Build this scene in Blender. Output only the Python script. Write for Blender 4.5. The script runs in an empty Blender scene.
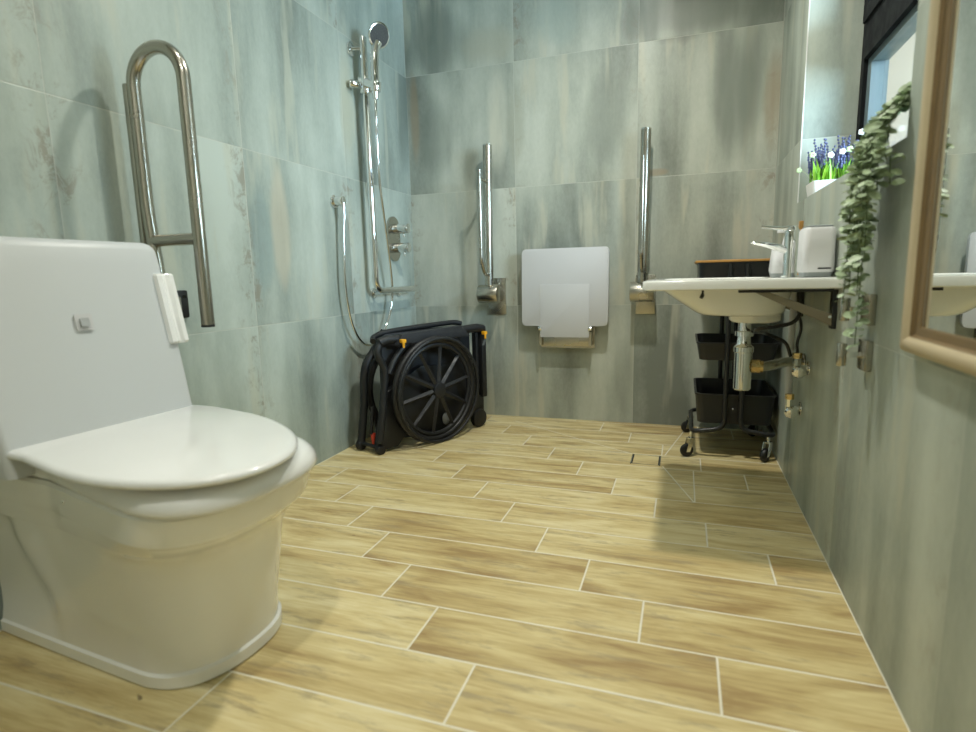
import bpy, bmesh, math, random
from mathutils import Vector, Matrix
PI = math.pi
random.seed(7)
scn = bpy.context.scene
W = 1.793          # room width; the back wall stands at y = 0
YF = -3.35         # wall behind the camera
H = 2.42

# ------------------------------------------------------------------ camera
cd = bpy.data.cameras.new('camera'); cam = bpy.data.objects.new('camera', cd)
scn.collection.objects.link(cam); scn.camera = cam
rt = Vector((0.94625114, 0.32259261, -0.02329777)); up = Vector((-0.0283883, 0.15459327, 0.98757026))
fw = Vector((-0.32218454, 0.93382811, -0.15544191))
cam.matrix_world = Matrix((( rt.x, up.x, -fw.x, 1.4204), (rt.y, up.y, -fw.y, -2.8965), (rt.z, up.z, -fw.z, 0.7537), (0, 0, 0, 1)))
cd.sensor_width = 36; cd.lens = 568.07 / 976 * 36; cd.clip_start = .02
cd.dof.use_dof = True; cd.dof.focus_distance = 2.3; cd.dof.aperture_fstop = 2.6

# ------------------------------------------------------------------ world and light
wd = bpy.data.worlds.new('sky'); scn.world = wd; wd.use_nodes = True
wn = wd.node_tree; bg = wn.nodes['Background']
sky = wn.nodes.new('ShaderNodeTexSky')
try:
    sky.sky_type = 'NISHITA'; sky.sun_disc = False; sky.sun_elevation = math.radians(38); sky.sun_rotation = math.radians(200)
except Exception: pass
wn.links.new(sky.outputs[0], bg.inputs[0]); bg.inputs[1].default_value = 0.30

def lamp(name, kind, loc, energy, color, aim=None, **kw):
    l = bpy.data.lights.new(name, kind); l.energy = energy; l.color = color
    for k, v in kw.items(): setattr(l, k, v)
    o = bpy.data.objects.new(name, l); scn.collection.objects.link(o); o.location = loc
    if aim is not None: o.rotation_euler = (Vector(aim) - Vector(loc)).to_track_quat('-Z', 'Y').to_euler()
    return o
WARM = (1.0, 0.98, 0.89)
for (x, y, e) in ((1.2, -1.03, 108), (.62, -1.90, 16), (1.2, -2.85, 58)):
    lamp('downlight', 'SPOT', (x, y, H - .03), e, WARM, (x, y, 0), spot_size=math.radians(160), spot_blend=1.0, shadow_soft_size=.05)
# daylight falling in through the window
lamp('daylight', 'AREA', (3.3, -1.75, 1.5), 150, (.60, .79, 1.0), (0, -.95, 1.2), shape='RECTANGLE', size=1.3, size_y=1.0)
lamp('sun', 'SUN', (0, 0, 6), 2.2, (1.0, .95, .86), (3.0, 1.0, 3.4), angle=.01)   # falls on the facade opposite the window
scn.view_settings.view_transform = 'Standard'; scn.view_settings.look = 'None'
scn.view_settings.gamma = 1; scn.view_settings.use_curve_mapping = False
scn.view_settings.exposure = 0.0
scn.cycles.use_denoising = True
scn.cycles.max_bounces = 10; scn.cycles.transparent_max_bounces = 12
scn.cycles.sample_clamp_indirect = 6

# ------------------------------------------------------------------ node helpers
class NT:
    def __init__(s, name):
        s.m = bpy.data.materials.new(name); s.m.use_nodes = True
        s.t = s.m.node_tree; s.t.nodes.clear()
        s.out = s.t.nodes.new('ShaderNodeOutputMaterial')
        s.b = s.t.nodes.new('ShaderNodeBsdfPrincipled'); s.t.links.new(s.b.outputs[0], s.out.inputs[0])
    def put(s, inp, v):
        if v is None: return
        if isinstance(v, bpy.types.NodeSocket): s.t.links.new(v, inp)
        else:
            if isinstance(v, tuple) and len(v) == 3 and inp.type == 'RGBA': v = v + (1,)
            inp.default_value = v
    def math(s, op, a, b=None, c=None, clamp=False):
        n = s.t.nodes.new('ShaderNodeMath'); n.operation = op; n.use_clamp = clamp
        s.put(n.inputs[0], a); s.put(n.inputs[1], b); s.put(n.inputs[2], c)
        return n.outputs[0]
    def pos(s):
        n = s.t.nodes.new('ShaderNodeNewGeometry'); x = s.t.nodes.new('ShaderNodeSeparateXYZ')
        s.t.links.new(n.outputs['Position'], x.inputs[0]); return x.outputs[0], x.outputs[1], x.outputs[2]
    def vec(s, x, y, z):
        n = s.t.nodes.new('ShaderNodeCombineXYZ'); s.put(n.inputs[0], x); s.put(n.inputs[1], y); s.put(n.inputs[2], z); return n.outputs[0]
    def noise(s, v, scale, detail=4, rough=.55, dist=0):
        n = s.t.nodes.new('ShaderNodeTexNoise'); s.put(n.inputs['Vector'], v); n.inputs['Scale'].default_value = scale
        n.inputs['Detail'].default_value = detail; n.inputs['Roughness'].default_value = rough; n.inputs['Distortion'].default_value = dist
        return n.outputs[0]
    def white(s, v):
        n = s.t.nodes.new('ShaderNodeTexWhiteNoise'); n.noise_dimensions = '3D'; s.put(n.inputs[0], v)
        sp = s.t.nodes.new('ShaderNodeSeparateColor'); s.t.links.new(n.outputs['Color'], sp.inputs[0])
        return sp.outputs[0], sp.outputs[1], sp.outputs[2]
    def mix(s, f, a, b):
        n = s.t.nodes.new('ShaderNodeMix'); n.data_type = 'RGBA'
        s.put(n.inputs[0], f); s.put(n.inputs[6], a); s.put(n.inputs[7], b); return n.outputs[2]
    def remap(s, v, a, b, c=0., d=1.):
        n = s.t.nodes.new('ShaderNodeMapRange'); n.clamp = True; n.interpolation_type = 'SMOOTHSTEP'
        for i, k in enumerate((v, a, b, c, d)): s.put(n.inputs[i], k)
        return n.outputs[0]
    def ramp(s, v, stops):
        n = s.t.nodes.new('ShaderNodeValToRGB'); s.put(n.inputs[0], v); e = n.color_ramp.elements
        while len(e) < len(stops): e.new(.5)
        for el, (p, c) in zip(e, stops): el.position = p; el.color = c + (1,)
        return n.outputs[0]
    def bump(s, h, strength, dist):
        n = s.t.nodes.new('ShaderNodeBump'); s.put(n.inputs['Height'], h); n.inputs['Strength'].default_value = strength
        n.inputs['Distance'].default_value = dist; s.t.links.new(n.outputs[0], s.b.inputs['Normal'])
    def set(s, **k):
        for a, v in k.items(): s.put(s.b.inputs[a.replace('_', ' ')], v)
        return s.m

def plain(name, col, rough=.5, metal=0., var=.0, vs=20, bump=0., coat=0.):
    n = NT(name); x, y, z = n.pos(); p = n.vec(x, y, z)
    f = n.noise(p, vs, 3)
    dark = tuple(c * (1 - var) for c in col); lite = tuple(min(1, c * (1 + var)) for c in col)
    n.set(Base_Color=n.mix(f, dark, lite) if var else col, Metallic=metal)
    n.set(Roughness=n.remap(f, .3, .7, rough * .85, rough * 1.15))
    if coat: n.set(Coat_Weight=coat, Coat_Roughness=.05)
    if bump: n.bump(n.noise(p, vs * 6, 2), bump, .001)
    return n.m

def tile_material(name, axis, step, off, base_shift=(1, 1, 1), stains_and_shade=()):
    n = NT(name); x, y, z = n.pos(); a = x if axis == 'x' else (y if off == 0 else n.math('ADD', y, n.math('SUBTRACT', x, W)))
    u = n.math('DIVIDE', n.math('SUBTRACT', a, off), step); v = n.math('DIVIDE', z, .6)
    iu, iv = n.math('FLOOR', u), n.math('FLOOR', v)
    fu, fv = n.math('SUBTRACT', u, iu), n.math('SUBTRACT', v, iv)
    r1, r2, r3 = n.white(n.vec(iu, iv, 3.1 if axis == 'x' else 7.7 + off))
    lu = n.math('MULTIPLY', fu, step); lv = n.math('MULTIPLY', fv, .6)
    ou = n.math('MULTIPLY', r1, 37.); ov = n.math('MULTIPLY', r2, 53.)
    pu, pv = n.math('ADD', lu, ou), n.math('ADD', lv, ov)
    cloud = n.noise(n.vec(pu, n.math('MULTIPLY', pv, .6), r3), 2.2, 4, .5, .2)
    streak = n.noise(n.vec(n.math('MULTIPLY', pu, 4.), n.math('MULTIPLY', pv, .6), r2), 1.6, 3, .5)
    fine = n.noise(n.vec(n.math('MULTIPLY', pu, 30.), n.math('MULTIPLY', pv, 12.), r1), 3., 3, .7)
    t = n.math('ADD', n.math('MULTIPLY', cloud, .50), n.math('MULTIPLY', streak, .50))
    t = n.math('ADD', t, n.math('MULTIPLY', n.math('SUBTRACT', r3, .5), .07))
    t = n.math('ADD', t, n.math('MULTIPLY', n.math('SUBTRACT', fine, .5), .10))
    col = n.ramp(t, [(.34, (.185, .205, .18)), (.44, (.30, .33, .295)), (.53, (.40, .43, .385)), (.64, (.50, .53, .48))])
    # warm beige bands and rust-brown blotches near the tile sides
    eu = n.math('MINIMUM', fu, n.math('SUBTRACT', 1., fu))
    band = n.noise(n.vec(n.math('MULTIPLY', pu, 6.), n.math('MULTIPLY', pv, .7), r1), 2.1, 3, .5)
    col = n.mix(n.math('MULTIPLY', n.remap(band, .56, .68), .55), col, (.50, .49, .40))
    blot = n.noise(n.vec(pu, n.math('MULTIPLY', pv, .7), r2), 17., 6, .75, .6)
    edge = n.remap(eu, .02, .17, 1., 0.)
    rust = n.math('MULTIPLY', n.remap(blot, .50, .64), edge)
    rust = n.math('MULTIPLY', rust, n.remap(r3, .25, .6))
    col = n.mix(n.math('MULTIPLY', rust, .65), col, (.24, .20, .15))
    for (su, sz, ru, rz, c, k) in stains_and_shade:
        du = n.math('DIVIDE', n.math('SUBTRACT', a, su), ru); dz = n.math('DIVIDE', n.math('SUBTRACT', z, sz), rz)
        d = n.math('ADD', n.math('MULTIPLY', du, du), n.math('MULTIPLY', dz, dz))
        d = n.math('ADD', d, n.math('MULTIPLY', n.math('SUBTRACT', streak, .5), 2.2))
        col = n.mix(n.remap(d, .15, 1.15, k, 0.), col, c)
    mult = n.t.nodes.new('ShaderNodeMix'); mult.data_type = 'RGBA'; mult.blend_type = 'MULTIPLY'; mult.inputs[0].default_value = 1
    n.t.links.new(col, mult.inputs[6]); mult.inputs[7].default_value = tuple(base_shift) + (1,); col = mult.outputs[2]
    # grout
    du = n.math('MULTIPLY', eu, step); dv = n.math('MULTIPLY', n.math('MINIMUM', fv, n.math('SUBTRACT', 1., fv)), .6)
    dm = n.math('MINIMUM', du, dv)
    g = n.remap(dm, .0006, .0016, 1., 0.)
    col = n.mix(n.math('MULTIPLY', g, .6), col, (.52, .53, .47))
    n.set(Base_Color=col, Roughness=n.remap(t, .35, .65, .46, .34), Specular_IOR_Level=.42)
    n.bump(n.math('ADD', n.remap(dm, .0004, .0025, 0., 1.), n.math('MULTIPLY', fine, .12)), .35, .0012)
    return n.m

def floor_material():
    n = NT('wood_plank_tile'); x, y, z = n.pos()
    PW, PL = .16, .6
    v = n.math('DIVIDE', n.math('ADD', y, .03), -PW)           # rows counted from the back wall
    iv = n.math('FLOOR', v); fv = n.math('SUBTRACT', v, iv)
    # a joint at x = .753 in row 6 and a quarter plank further in every next row
    u = n.math('SUBTRACT', n.math('DIVIDE', n.math('SUBTRACT', x, .753), PL), n.math('MULTIPLY', n.math('SUBTRACT', iv, 6.), .25))
    iu = n.math('FLOOR', u); fu = n.math('SUBTRACT', u, iu)
    r1, r2, r3 = n.white(n.vec(iu, iv, 1.7))
    pu = n.math('ADD', n.math('MULTIPLY', fu, PL), n.math('MULTIPLY', r1, 31.)); pv = n.math('ADD', n.math('MULTIPLY', fv, PW), n.math('MULTIPLY', r2, 17.))
    broad = n.noise(n.vec(n.math('MULTIPLY', pu, 1.6), n.math('MULTIPLY', pv, 8.), r3), 2.0, 4, .55, .5)
    grain = n.noise(n.vec(n.math('MULTIPLY', pu, 3.), n.math('MULTIPLY', pv, 60.), r1), 1.8, 5, .65, .8)
    fine = n.noise(n.vec(n.math('MULTIPLY', pu, 10.), n.math('MULTIPLY', pv, 160.), r2), 1.5, 3, .6)
    t = n.math('ADD', n.math('ADD', n.math('MULTIPLY', broad, .62), n.math('MULTIPLY', grain, .26)), n.math('MULTIPLY', fine, .12))
    t = n.math('ADD', t, n.math('MULTIPLY', n.math('SUBTRACT', r3, .5), .14))
    col = n.ramp(t, [(.34, (.36, .245, .10)), (.45, (.54, .42, .19)), (.55, (.67, .56, .285)), (.67, (.77, .68, .41))])
    smoke = n.noise(n.vec(n.math('MULTIPLY', pu, 2.2), n.math('MULTIPLY', pv, 11.), r2), 2.6, 5, .7, .3)
    col = n.mix(n.remap(smoke, .52, .70, 0., .7), col, (.33, .26, .15))
    knot = n.noise(n.vec(n.math('MULTIPLY', pu, 5.), n.math('MULTIPLY', pv, 13.), r3), 2.4, 2, .4, 1.)
    col = n.mix(n.remap(knot, .78, .84, 0., .75), col, (.11, .065, .03))
    eu = n.math('MULTIPLY', n.math('MINIMUM', fu, n.math('SUBTRACT', 1., fu)), PL)
    ev = n.math('MULTIPLY', n.math('MINIMUM', fv, n.math('SUBTRACT', 1., fv)), PW)
    d = n.math('MINIMUM', eu, ev)
    # mitre cuts running out from the floor drain
    def seg(x0, y0, x1, y1):
        L = math.hypot(x1 - x0, y1 - y0); dx, dy = (x1 - x0) / L, (y1 - y0) / L
        px, py = n.math('SUBTRACT', x, x0), n.math('SUBTRACT', y, y0)
        s = n.math('ADD', n.math('MULTIPLY', px, dx), n.math('MULTIPLY', py, dy))
        p = n.math('ABSOLUTE', n.math('SUBTRACT', n.math('MULTIPLY', px, dy), n.math('MULTIPLY', py, dx)))
        over = n.math('MAXIMUM', n.math('SUBTRACT', s, L), n.math('MULTIPLY', s, -1.))
        return n.math('MAXIMUM', p, over)
    for sg in ((1.366, -.50, 1.454, -.02), (1.362, -.65, 1.472, -.99), (.60, -.10, 1.23, -.515), (1.475, -.67, 1.475, -.99)):
        d = n.math('MINIMUM', d, seg(*sg))
    d = n.math('MINIMUM', d, n.math('SUBTRACT', W, x))
    g = n.remap(d, .0014, .003, 1., 0.)
    col = n.mix(g, col, (.76, .72, .58))
    n.set(Base_Color=col, Roughness=n.math('ADD', n.remap(t, .35, .65, .42, .30), n.math('MULTIPLY', g, .3)), Specular_IOR_Level=.5)
    n.bump(n.math('ADD', n.remap(d, .001, .0035, 0., 1.), n.math('MULTIPLY', grain, .25)), .35, .0015)
    return n.m

M = {}
DK = (.175, .20, .175); RU = (.30, .235, .155); LT = (.60, .60, .52)
M['tile_back'] = tile_material('tile_back', 'x', .6, -.008, (1, 1, .96), stains_and_shade=[
    (1.64, 1.58, .14, .36, DK, .85), (1.77, 1.50, .06, .26, RU, .8), (1.45, 1.9, .36, .12, DK, .8), (.18, 1.95, .22, .2, DK, .7), (.45, 1.9, .16, .1, (.40, .40, .33), .6),  # dark patches along the wall top also paint in the dimmer light there
    (.17, 1.5, .1, .26, DK, .55), (.04, 1.6, .03, .25, RU, .6), (.40, 1.30, .10, .12, DK, .5), (1.27, 1.22, .06, .02, RU, .6),
    (.50, 1.55, .06, .25, LT, .4), (1.05, 1.5, .12, .25, DK, .45), (.60, 1.5, .05, .22, (.33, .34, .28), .5), (.8, 1.95, .12, .12, (.33, .4, .38), .4), (1.15, .25, .07, .25, DK, .4)])
M['tile_left'] = tile_material('tile_left', 'y', .632, 0., (.93, 1.0, 1.0), stains_and_shade=[
    (-1.10, .95, .06, .22, (.50, .45, .36), .7), (-.60, 1.5, .07, .28, (.48, .45, .34), .6), (-.05, 1.6, .08, .3, DK, .5),
    (-1.2, .9, .06, .2, (.24, .31, .31), .5), (-.2, .4, .2, .2, (.3, .36, .35), .4), (-.03, .3, .07, .3, (.23, .21, .15), .5)])
M['tile_right'] = tile_material('tile_right', 'y', .632, -.07, (.97, 1.0, .97))
M['floor'] = floor_material()
M['paint'] = plain('white_paint', (.72, .73, .70), .6, var=.02)
M['ceramic'] = plain('white_ceramic', (.83, .835, .79), .12, var=.01, vs=4, coat=.6)
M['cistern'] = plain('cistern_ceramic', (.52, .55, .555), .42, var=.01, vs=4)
M['button_grey'] = plain('button_grey', (.36, .38, .38), .4)
M['seat_plastic'] = plain('white_gloss_plastic', (.78, .79, .77), .16, var=.01, vs=5, coat=.3)
M['panel_white'] = plain('white_satin_plastic', (.52, .525, .525), .4, var=.015, vs=8)
M['chrome'] = plain('chrome', (.80, .81, .80), .07, 1.)
M['steel'] = plain('brushed_steel', (.47, .45, .39), .25, 1., var=.02, vs=5)
M['brass'] = plain('worn_brass', (.62, .47, .22), .25, 1., var=.1, vs=60)
M['black'] = plain('black_plastic', (.008, .009, .010), .5, var=.2, vs=30)
M['black_soft'] = plain('black_padding', (.014, .015, .017), .6, var=.2, vs=30)
M['rubber'] = plain('black_rubber', (.008, .008, .008), .5, var=.2)
M['yellow'] = plain('amber_plastic', (.85, .42, .02), .35)
M['red'] = plain('red_plastic', (.62, .06, .03), .4)
M['grey'] = plain('grey_plastic', (.16, .17, .17), .45)
M['dark_grey'] = plain('dark_grey_plastic', (.06, .065, .065), .4)
M['dark_metal'] = plain('black_painted_steel', (.013, .014, .014), .35, var=.15)
M['bracket'] = plain('bracket_steel', (.27, .235, .165), .4, .6, var=.1, vs=40)
M['wood'] = plain('orange_wood', (.52, .27, .07), .4, var=.25, vs=30)
M['frame_black'] = plain('window_black', (.008, .009, .010), .7); M['frame_black'].node_tree.nodes['Principled BSDF'].inputs['Specular IOR Level'].default_value = .15
M['bead_grey'] = plain('grey_bead', (.12, .16, .17), .4)
M['gold'] = plain('aged_gold_wood', (.55, .45, .29), .38, .15, var=.12, vs=15)
M['gold_brown'] = plain('brown_gilt', (.19, .125, .055), .4, .15, var=.15, vs=15)
M['cream'] = plain('cream_render', (.80, .76, .62), .8, var=.04, vs=3)
M['disp_white'] = plain('dispenser_white', (.72, .72, .73), .35)
M['disp_grey'] = plain('dispenser_grey', (.30, .33, .33), .4)
M['leaf'] = plain('grey_green_leaf', (.34, .43, .26), .55, var=.5, vs=45)
M['stem'] = plain('green_stem', (.10, .14, .06), .6)
M['grass'] = plain('bright_grass', (.30, .62, .06), .5, var=.6, vs=60)
M['lavender'] = plain('lavender_blue', (.085, .10, .22), .6, var=.5, vs=90)
M['petal'] = plain('white_petal', (.85, .88, .90), .5)
M['pale_green'] = plain('pale_green_petal', (.55, .70, .38), .5)
M['pot'] = plain('white_pot', (.82, .82, .80), .4)
def glass_mat():
    n = NT('window_glass'); n.t.nodes.remove(n.b)
    tr = n.t.nodes.new('ShaderNodeBsdfTransparent'); gl = n.t.nodes.new('ShaderNodeBsdfGlossy'); gl.inputs['Roughness'].default_value = .02
    mx = n.t.nodes.new('ShaderNodeMixShader'); lw = n.t.nodes.new('ShaderNodeLayerWeight'); lw.inputs[0].default_value = .5; fr = n.math('MULTIPLY', n.math('POWER', lw.outputs['Facing'], 4.), .6).node
    tr.inputs[0].default_value = (.93, .96, .95, 1)
    n.t.links.new(fr.outputs[0], mx.inputs[0]); n.t.links.new(tr.outputs[0], mx.inputs[1]); n.t.links.new(gl.outputs[0], mx.inputs[2]); n.t.links.new(mx.outputs[0], n.out.inputs[0])
    return n.m
M['glass'] = glass_mat()
M['mirror'] = plain('mirror_glass', (.84, .87, .86), .015, 1.)

# ------------------------------------------------------------------ mesh helpers
class MB:
    def __init__(s): s.b = bmesh.new()
    def face(s, vs):
        try: return s.b.faces.new(vs)
        except ValueError: return None
    def box(s, x0, x1, y0, y1, z0, z1, bev=0., seg=2):
        nb = bmesh.new(); bmesh.ops.create_cube(nb, size=1)
        for v in nb.verts: v.co = Vector(((x0 + x1) / 2 + v.co.x * (x1 - x0), (y0 + y1) / 2 + v.co.y * (y1 - y0), (z0 + z1) / 2 + v.co.z * (z1 - z0)))
        if bev: bmesh.ops.bevel(nb, geom=nb.edges[:], offset=bev, segments=seg, profile=.6, affect='EDGES')
        s.merge(nb); return s
    def merge(s, nb, mat=None):
        mp = {}
        for v in nb.verts: mp[v] = s.b.verts.new(mat @ v.co if mat else v.co)
        for f in nb.faces: s.face([mp[v] for v in f.verts])
        nb.free(); return s
    def rings(s, rings, cap0=True, cap1=True, closed=True):
        R = [[s.b.verts.new(Vector(p)) for p in r] for r in rings]
        for a, b in zip(R[:-1], R[1:]):
            n = len(a)
            for i in range(n if closed else n - 1): s.face([a[i], a[(i + 1) % n], b[(i + 1) % n], b[i]])
        if cap0: s.face(R[0][::-1])
        if cap1: s.face(R[-1])
        return s
    def tube(s, pts, r, seg=12, caps=True, closed=False):
        pts = [Vector(p) for p in pts]; n = len(pts); rings = []
        rad = r if isinstance(r, (list, tuple)) else [r] * n
        T = []
        for i in range(n):
            a = pts[i - 1] if (i > 0 or closed) else pts[i]; b = pts[(i + 1) % n] if (i < n - 1 or closed) else pts[i]
            T.append((b - a).normalized())
        nrm = T[0].orthogonal().normalized()
        for i in range(n):
            nrm = (nrm - T[i] * nrm.dot(T[i])); nrm = nrm.normalized() if nrm.length > 1e-6 else T[i].orthogonal().normalized()
            bi = T[i].cross(nrm)
            rings.append([pts[i] + (nrm * math.cos(2 * PI * k / seg) + bi * math.sin(2 * PI * k / seg)) * rad[i] for k in range(seg)])
        if closed:
            R = [[s.b.verts.new(p) for p in ring] for ring in rings]
            # choose the twist that closes the last ring onto the first
            off = min(range(seg), key=lambda o: (rings[0][o] - rings[-1][0]).length)
            for i in range(n):
                a = R[i]; b = R[(i + 1) % n]; o = off if i == n - 1 else 0
                for k in range(seg): s.face([a[k], a[(k + 1) % seg], b[(k + 1 + o) % seg], b[(k + o) % seg]])
            return s
        return s.rings(rings, caps, caps)
    def cyl(s, a, b, r, r2=None, seg=24, bev=0.):
        a, b = Vector(a), Vector(b); r2 = r if r2 is None else r2
        if not bev: return s.tube([a, b], [r, r2], seg)
        d = (b - a).normalized()
        return s.tube([a, a + d * bev * .3, a + d * bev, b - d * bev, b - d * bev * .3, b], [r - bev, r - bev * .3, r, r2, r2 - bev * .3, r2 - bev], seg)
    def lathe(s, c, axis, prof, seg=28):
        c = Vector(c); ax = Vector(axis).normalized()
        return s.tube([c + ax * (h + i * 1e-6) for i, (h, r) in enumerate(prof)], [r for h, r in prof], seg) if all(prof[i + 1][0] > prof[i][0] for i in range(len(prof) - 1)) else s._lathe(c, ax, prof, seg)
    def _lathe(s, c, ax, prof, seg):
        c, ax = Vector(c), Vector(ax)
        n = ax.orthogonal().normalized(); b = ax.cross(n)
        return s.rings([[c + ax * h + (n * math.cos(2 * PI * k / seg) + b * math.sin(2 * PI * k / seg)) * r for k in range(seg)] for h, r in prof])
    def prism(s, poly, d, bev=0.):
        # poly: 3D outline, d: extrusion vector
        nb = bmesh.new(); d = Vector(d)
        a = [nb.verts.new(Vector(p)) for p in poly]; b = [nb.verts.new(Vector(p) + d) for p in poly]; n = len(a)
        nb.faces.new(a[::-1]); nb.faces.new(b)
        for i in range(n): nb.faces.new([a[i], a[(i + 1) % n], b[(i + 1) % n], b[i]])
        if bev:
            es = [e for e in nb.edges if any(len(f.verts) > 4 or f in (nb.faces[:2]) for f in e.link_faces)]
            bmesh.ops.bevel(nb, geom=es, offset=bev, segments=2, profile=.6, affect='EDGES')
        return s.merge(nb)
    def ball(s, c, r, sx=1, sy=1, sz=1, u=16, v=10):
        nb = bmesh.new(); bmesh.ops.create_uvsphere(nb, u_segments=u, v_segments=v, radius=r)
        for w in nb.verts: w.co = Vector((w.co.x * sx, w.co.y * sy, w.co.z * sz)) + Vector(c)
        return s.merge(nb)
    def build(s, name, mat, parent=None, world=True, smooth=True, angle=40):
        bmesh.ops.recalc_face_normals(s.b, faces=s.b.faces[:])
        me = bpy.data.meshes.new(name); s.b.to_mesh(me); s.b.free()
        o = bpy.data.objects.new(name, me); scn.collection.objects.link(o)
        me.materials.append(M[mat] if isinstance(mat, str) else mat)
        if parent is not None:
            root = parent
            while root.parent: root = root.parent
            o.parent = parent
            if world and not root.get('_loc') is None: pass
            if world: me.transform(Matrix.Translation(-root.location))
        if smooth:
            for p in me.polygons: p.use_smooth = True
            try: me.set_sharp_from_angle(angle=math.radians(angle))
            except Exception: pass
        return o

def fillet(pts, rad, seg=8):
    pts = [Vector(p) for p in pts]; out = [pts[0]]
    for i in range(1, len(pts) - 1):
        p, a, b = pts[i], pts[i - 1] - pts[i], pts[i + 1] - pts[i]
        th = a.angle(b); t = min(rad / math.tan(th / 2), a.length * .49, b.length * .49)
        A, B = p + a.normalized() * t, p + b.normalized() * t
        for k in range(seg + 1):
            q = k / seg; out.append(A * (1 - q) ** 2 + p * 2 * q * (1 - q) + B * q * q)
    out.append(pts[-1]); return out
def smooth_path(pts, n=10):
    P = [Vector(p) for p in pts]; P = [P[0] * 2 - P[1]] + P + [P[-1] * 2 - P[-2]]; out = []
    for i in range(1, len(P) - 2):
        for k in range(n):
            t = k / n; a, b, c, d = P[i - 1:i + 3]
            out.append(.5 * ((2 * b) + (c - a) * t + (2 * a - 5 * b + 4 * c - d) * t * t + (3 * b - a - 3 * c + d) * t ** 3))
    out.append(P[-2]); return out
def rrect(cx, cz, w, h, r, n=6):
    o = []
    for (sx, sz, a0) in ((1, 1, 0), (-1, 1, PI / 2), (-1, -1, PI), (1, -1, 3 * PI / 2)):
        for k in range(n + 1):
            a = a0 + PI / 2 * k / n; o.append((cx + sx * (w / 2 - r) + r * math.cos(a), cz + sz * (h / 2 - r) + r * math.sin(a)))
    return o

def thing(name, label, cat, loc, rotz=0, group=None):
    o = bpy.data.objects.new(name, None); scn.collection.objects.link(o); o.empty_display_size = .05
    o.location = loc; o.rotation_euler = (0, 0, rotz); o['label'] = label; o['category'] = cat
    if group: o['group'] = group
    return o
def tag(o, label, cat, group=None):
    o['label'] = label; o['category'] = cat
    if group: o['group'] = group
    return o
def structure(o): o['kind'] = 'structure'; return o

# ------------------------------------------------------------------ room shell
T = .3
structure(MB().box(-T, W + .238, YF - T, T, -.12, 0).build('floor', 'floor', smooth=False))
structure(MB().box(-T, W + .238, YF - T, T, H, H + .12).build('ceiling', 'paint', smooth=False))
structure(MB().box(-T, W + .238, 0, T, 0, H).build('wall_back', 'tile_back', smooth=False))
structure(MB().box(-T, 0, YF, 0, 0, H).build('wall_left', 'tile_left', smooth=False))
structure(MB().box(-T, W + .238, YF - T, YF, 0, H).build('wall_front', 'tile_back', smooth=False))
WY0, WY1, WZ0, WZ1 = -1.633, -.575, .985, 2.12      # window opening in the right wall
wr = MB()
TR = .238
wr.box(W, W + TR, YF, 0, 0, WZ0).box(W, W + TR, YF, 0, WZ1, H).box(W, W + TR, YF, WY0, WZ0, WZ1).box(W, W + TR, WY1, 0, WZ0, WZ1)
structure(wr.build('wall_right', 'tile_right', smooth=False))
structure(MB().box(W - .0008, W + .003, WY1 - .0016, WY1 + .001, WZ0, WZ1).build('trim_1', 'paint', smooth=False))
structure(MB().box(-T, 6, -9, 16, -.2, -.13).build('trim_2', 'cream', smooth=False)).name = 'ground_outside'
structure(MB().box(3.6, 3.85, -6, 16, -.13, 7.0).build('wall_outside', 'cream', smooth=False))
# door behind the camera
d = MB().box(.45, 1.35, YF, YF + .03, 0, 2.05, .004); structure(d.build('door_1', 'paint'))
# window: outer frame, transom, sashes, panes
FX0, FX1 = W + .165, W + .235
win = MB(); f = .035
win.box(FX0, FX1, WY0, WY0 + f, WZ0, WZ1).box(FX0, FX1, WY1 - f, WY1, WZ0, WZ1).box(FX0, FX1, WY0 + f, WY1 - f, WZ0, WZ0 + f).box(FX0, FX1, WY0 + f, WY1 - f, WZ1 - f, WZ1)
win.box(FX0 - .004, FX1, WY0 + f, WY1 - f, 1.425, 1.535)
w1 = structure(win.build('window_1', 'frame_black', smooth=False))
sash = MB(); g = .045
for z0, z1 in ((1.535, WZ1 - f),):
    sash.box(FX0 - .012, FX1 - .01, WY0 + f, WY0 + f + g, z0, z1).box(FX0 - .012, FX1 - .01, WY1 - f - g, WY1 - f, z0, z1)
    sash.box(FX0 - .012, FX1 - .01, WY0 + f + g, WY1 - f - g, z0, z0 + g).box(FX0 - .012, FX1 - .01, WY0 + f + g, WY1 - f - g, z1 - g, z1)
sash.build('window_sash', 'frame_black', w1, smooth=False)
bd = MB(); z0, z1 = WZ0 + f, 1.425
bd.box(FX0 + .012, FX1 - .01, WY0 + f, WY0 + f + .02, z0, z1).box(FX0 + .012, FX1 - .01, WY1 - f - .04, WY1 - f, z0, z1).box(FX0 + .012, FX1 - .01, WY0 + f + .02, WY1 - f - .04, z0, z0 + .02).box(FX0 + .012, FX1 - .01, WY0 + f + .02, WY1 - f - .04, z1 - .02, z1)
bd.build('glazing_bead', 'bead_grey', w1, smooth=False)
gl = MB(); gl.box(FX0 + .03, FX0 + .034, WY0 + f + .018, WY1 - f - .038, WZ0 + f + .018, 1.407); gl.build('window_pane', 'glass', w1, smooth=False)
gl = MB(); gl.box(FX0 + .03, FX0 + .034, WY0 + f + g, WY1 - f - g, 1.535 + g, WZ1 - f - g); gl.build('window_pane', 'glass', w1, smooth=False)

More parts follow.
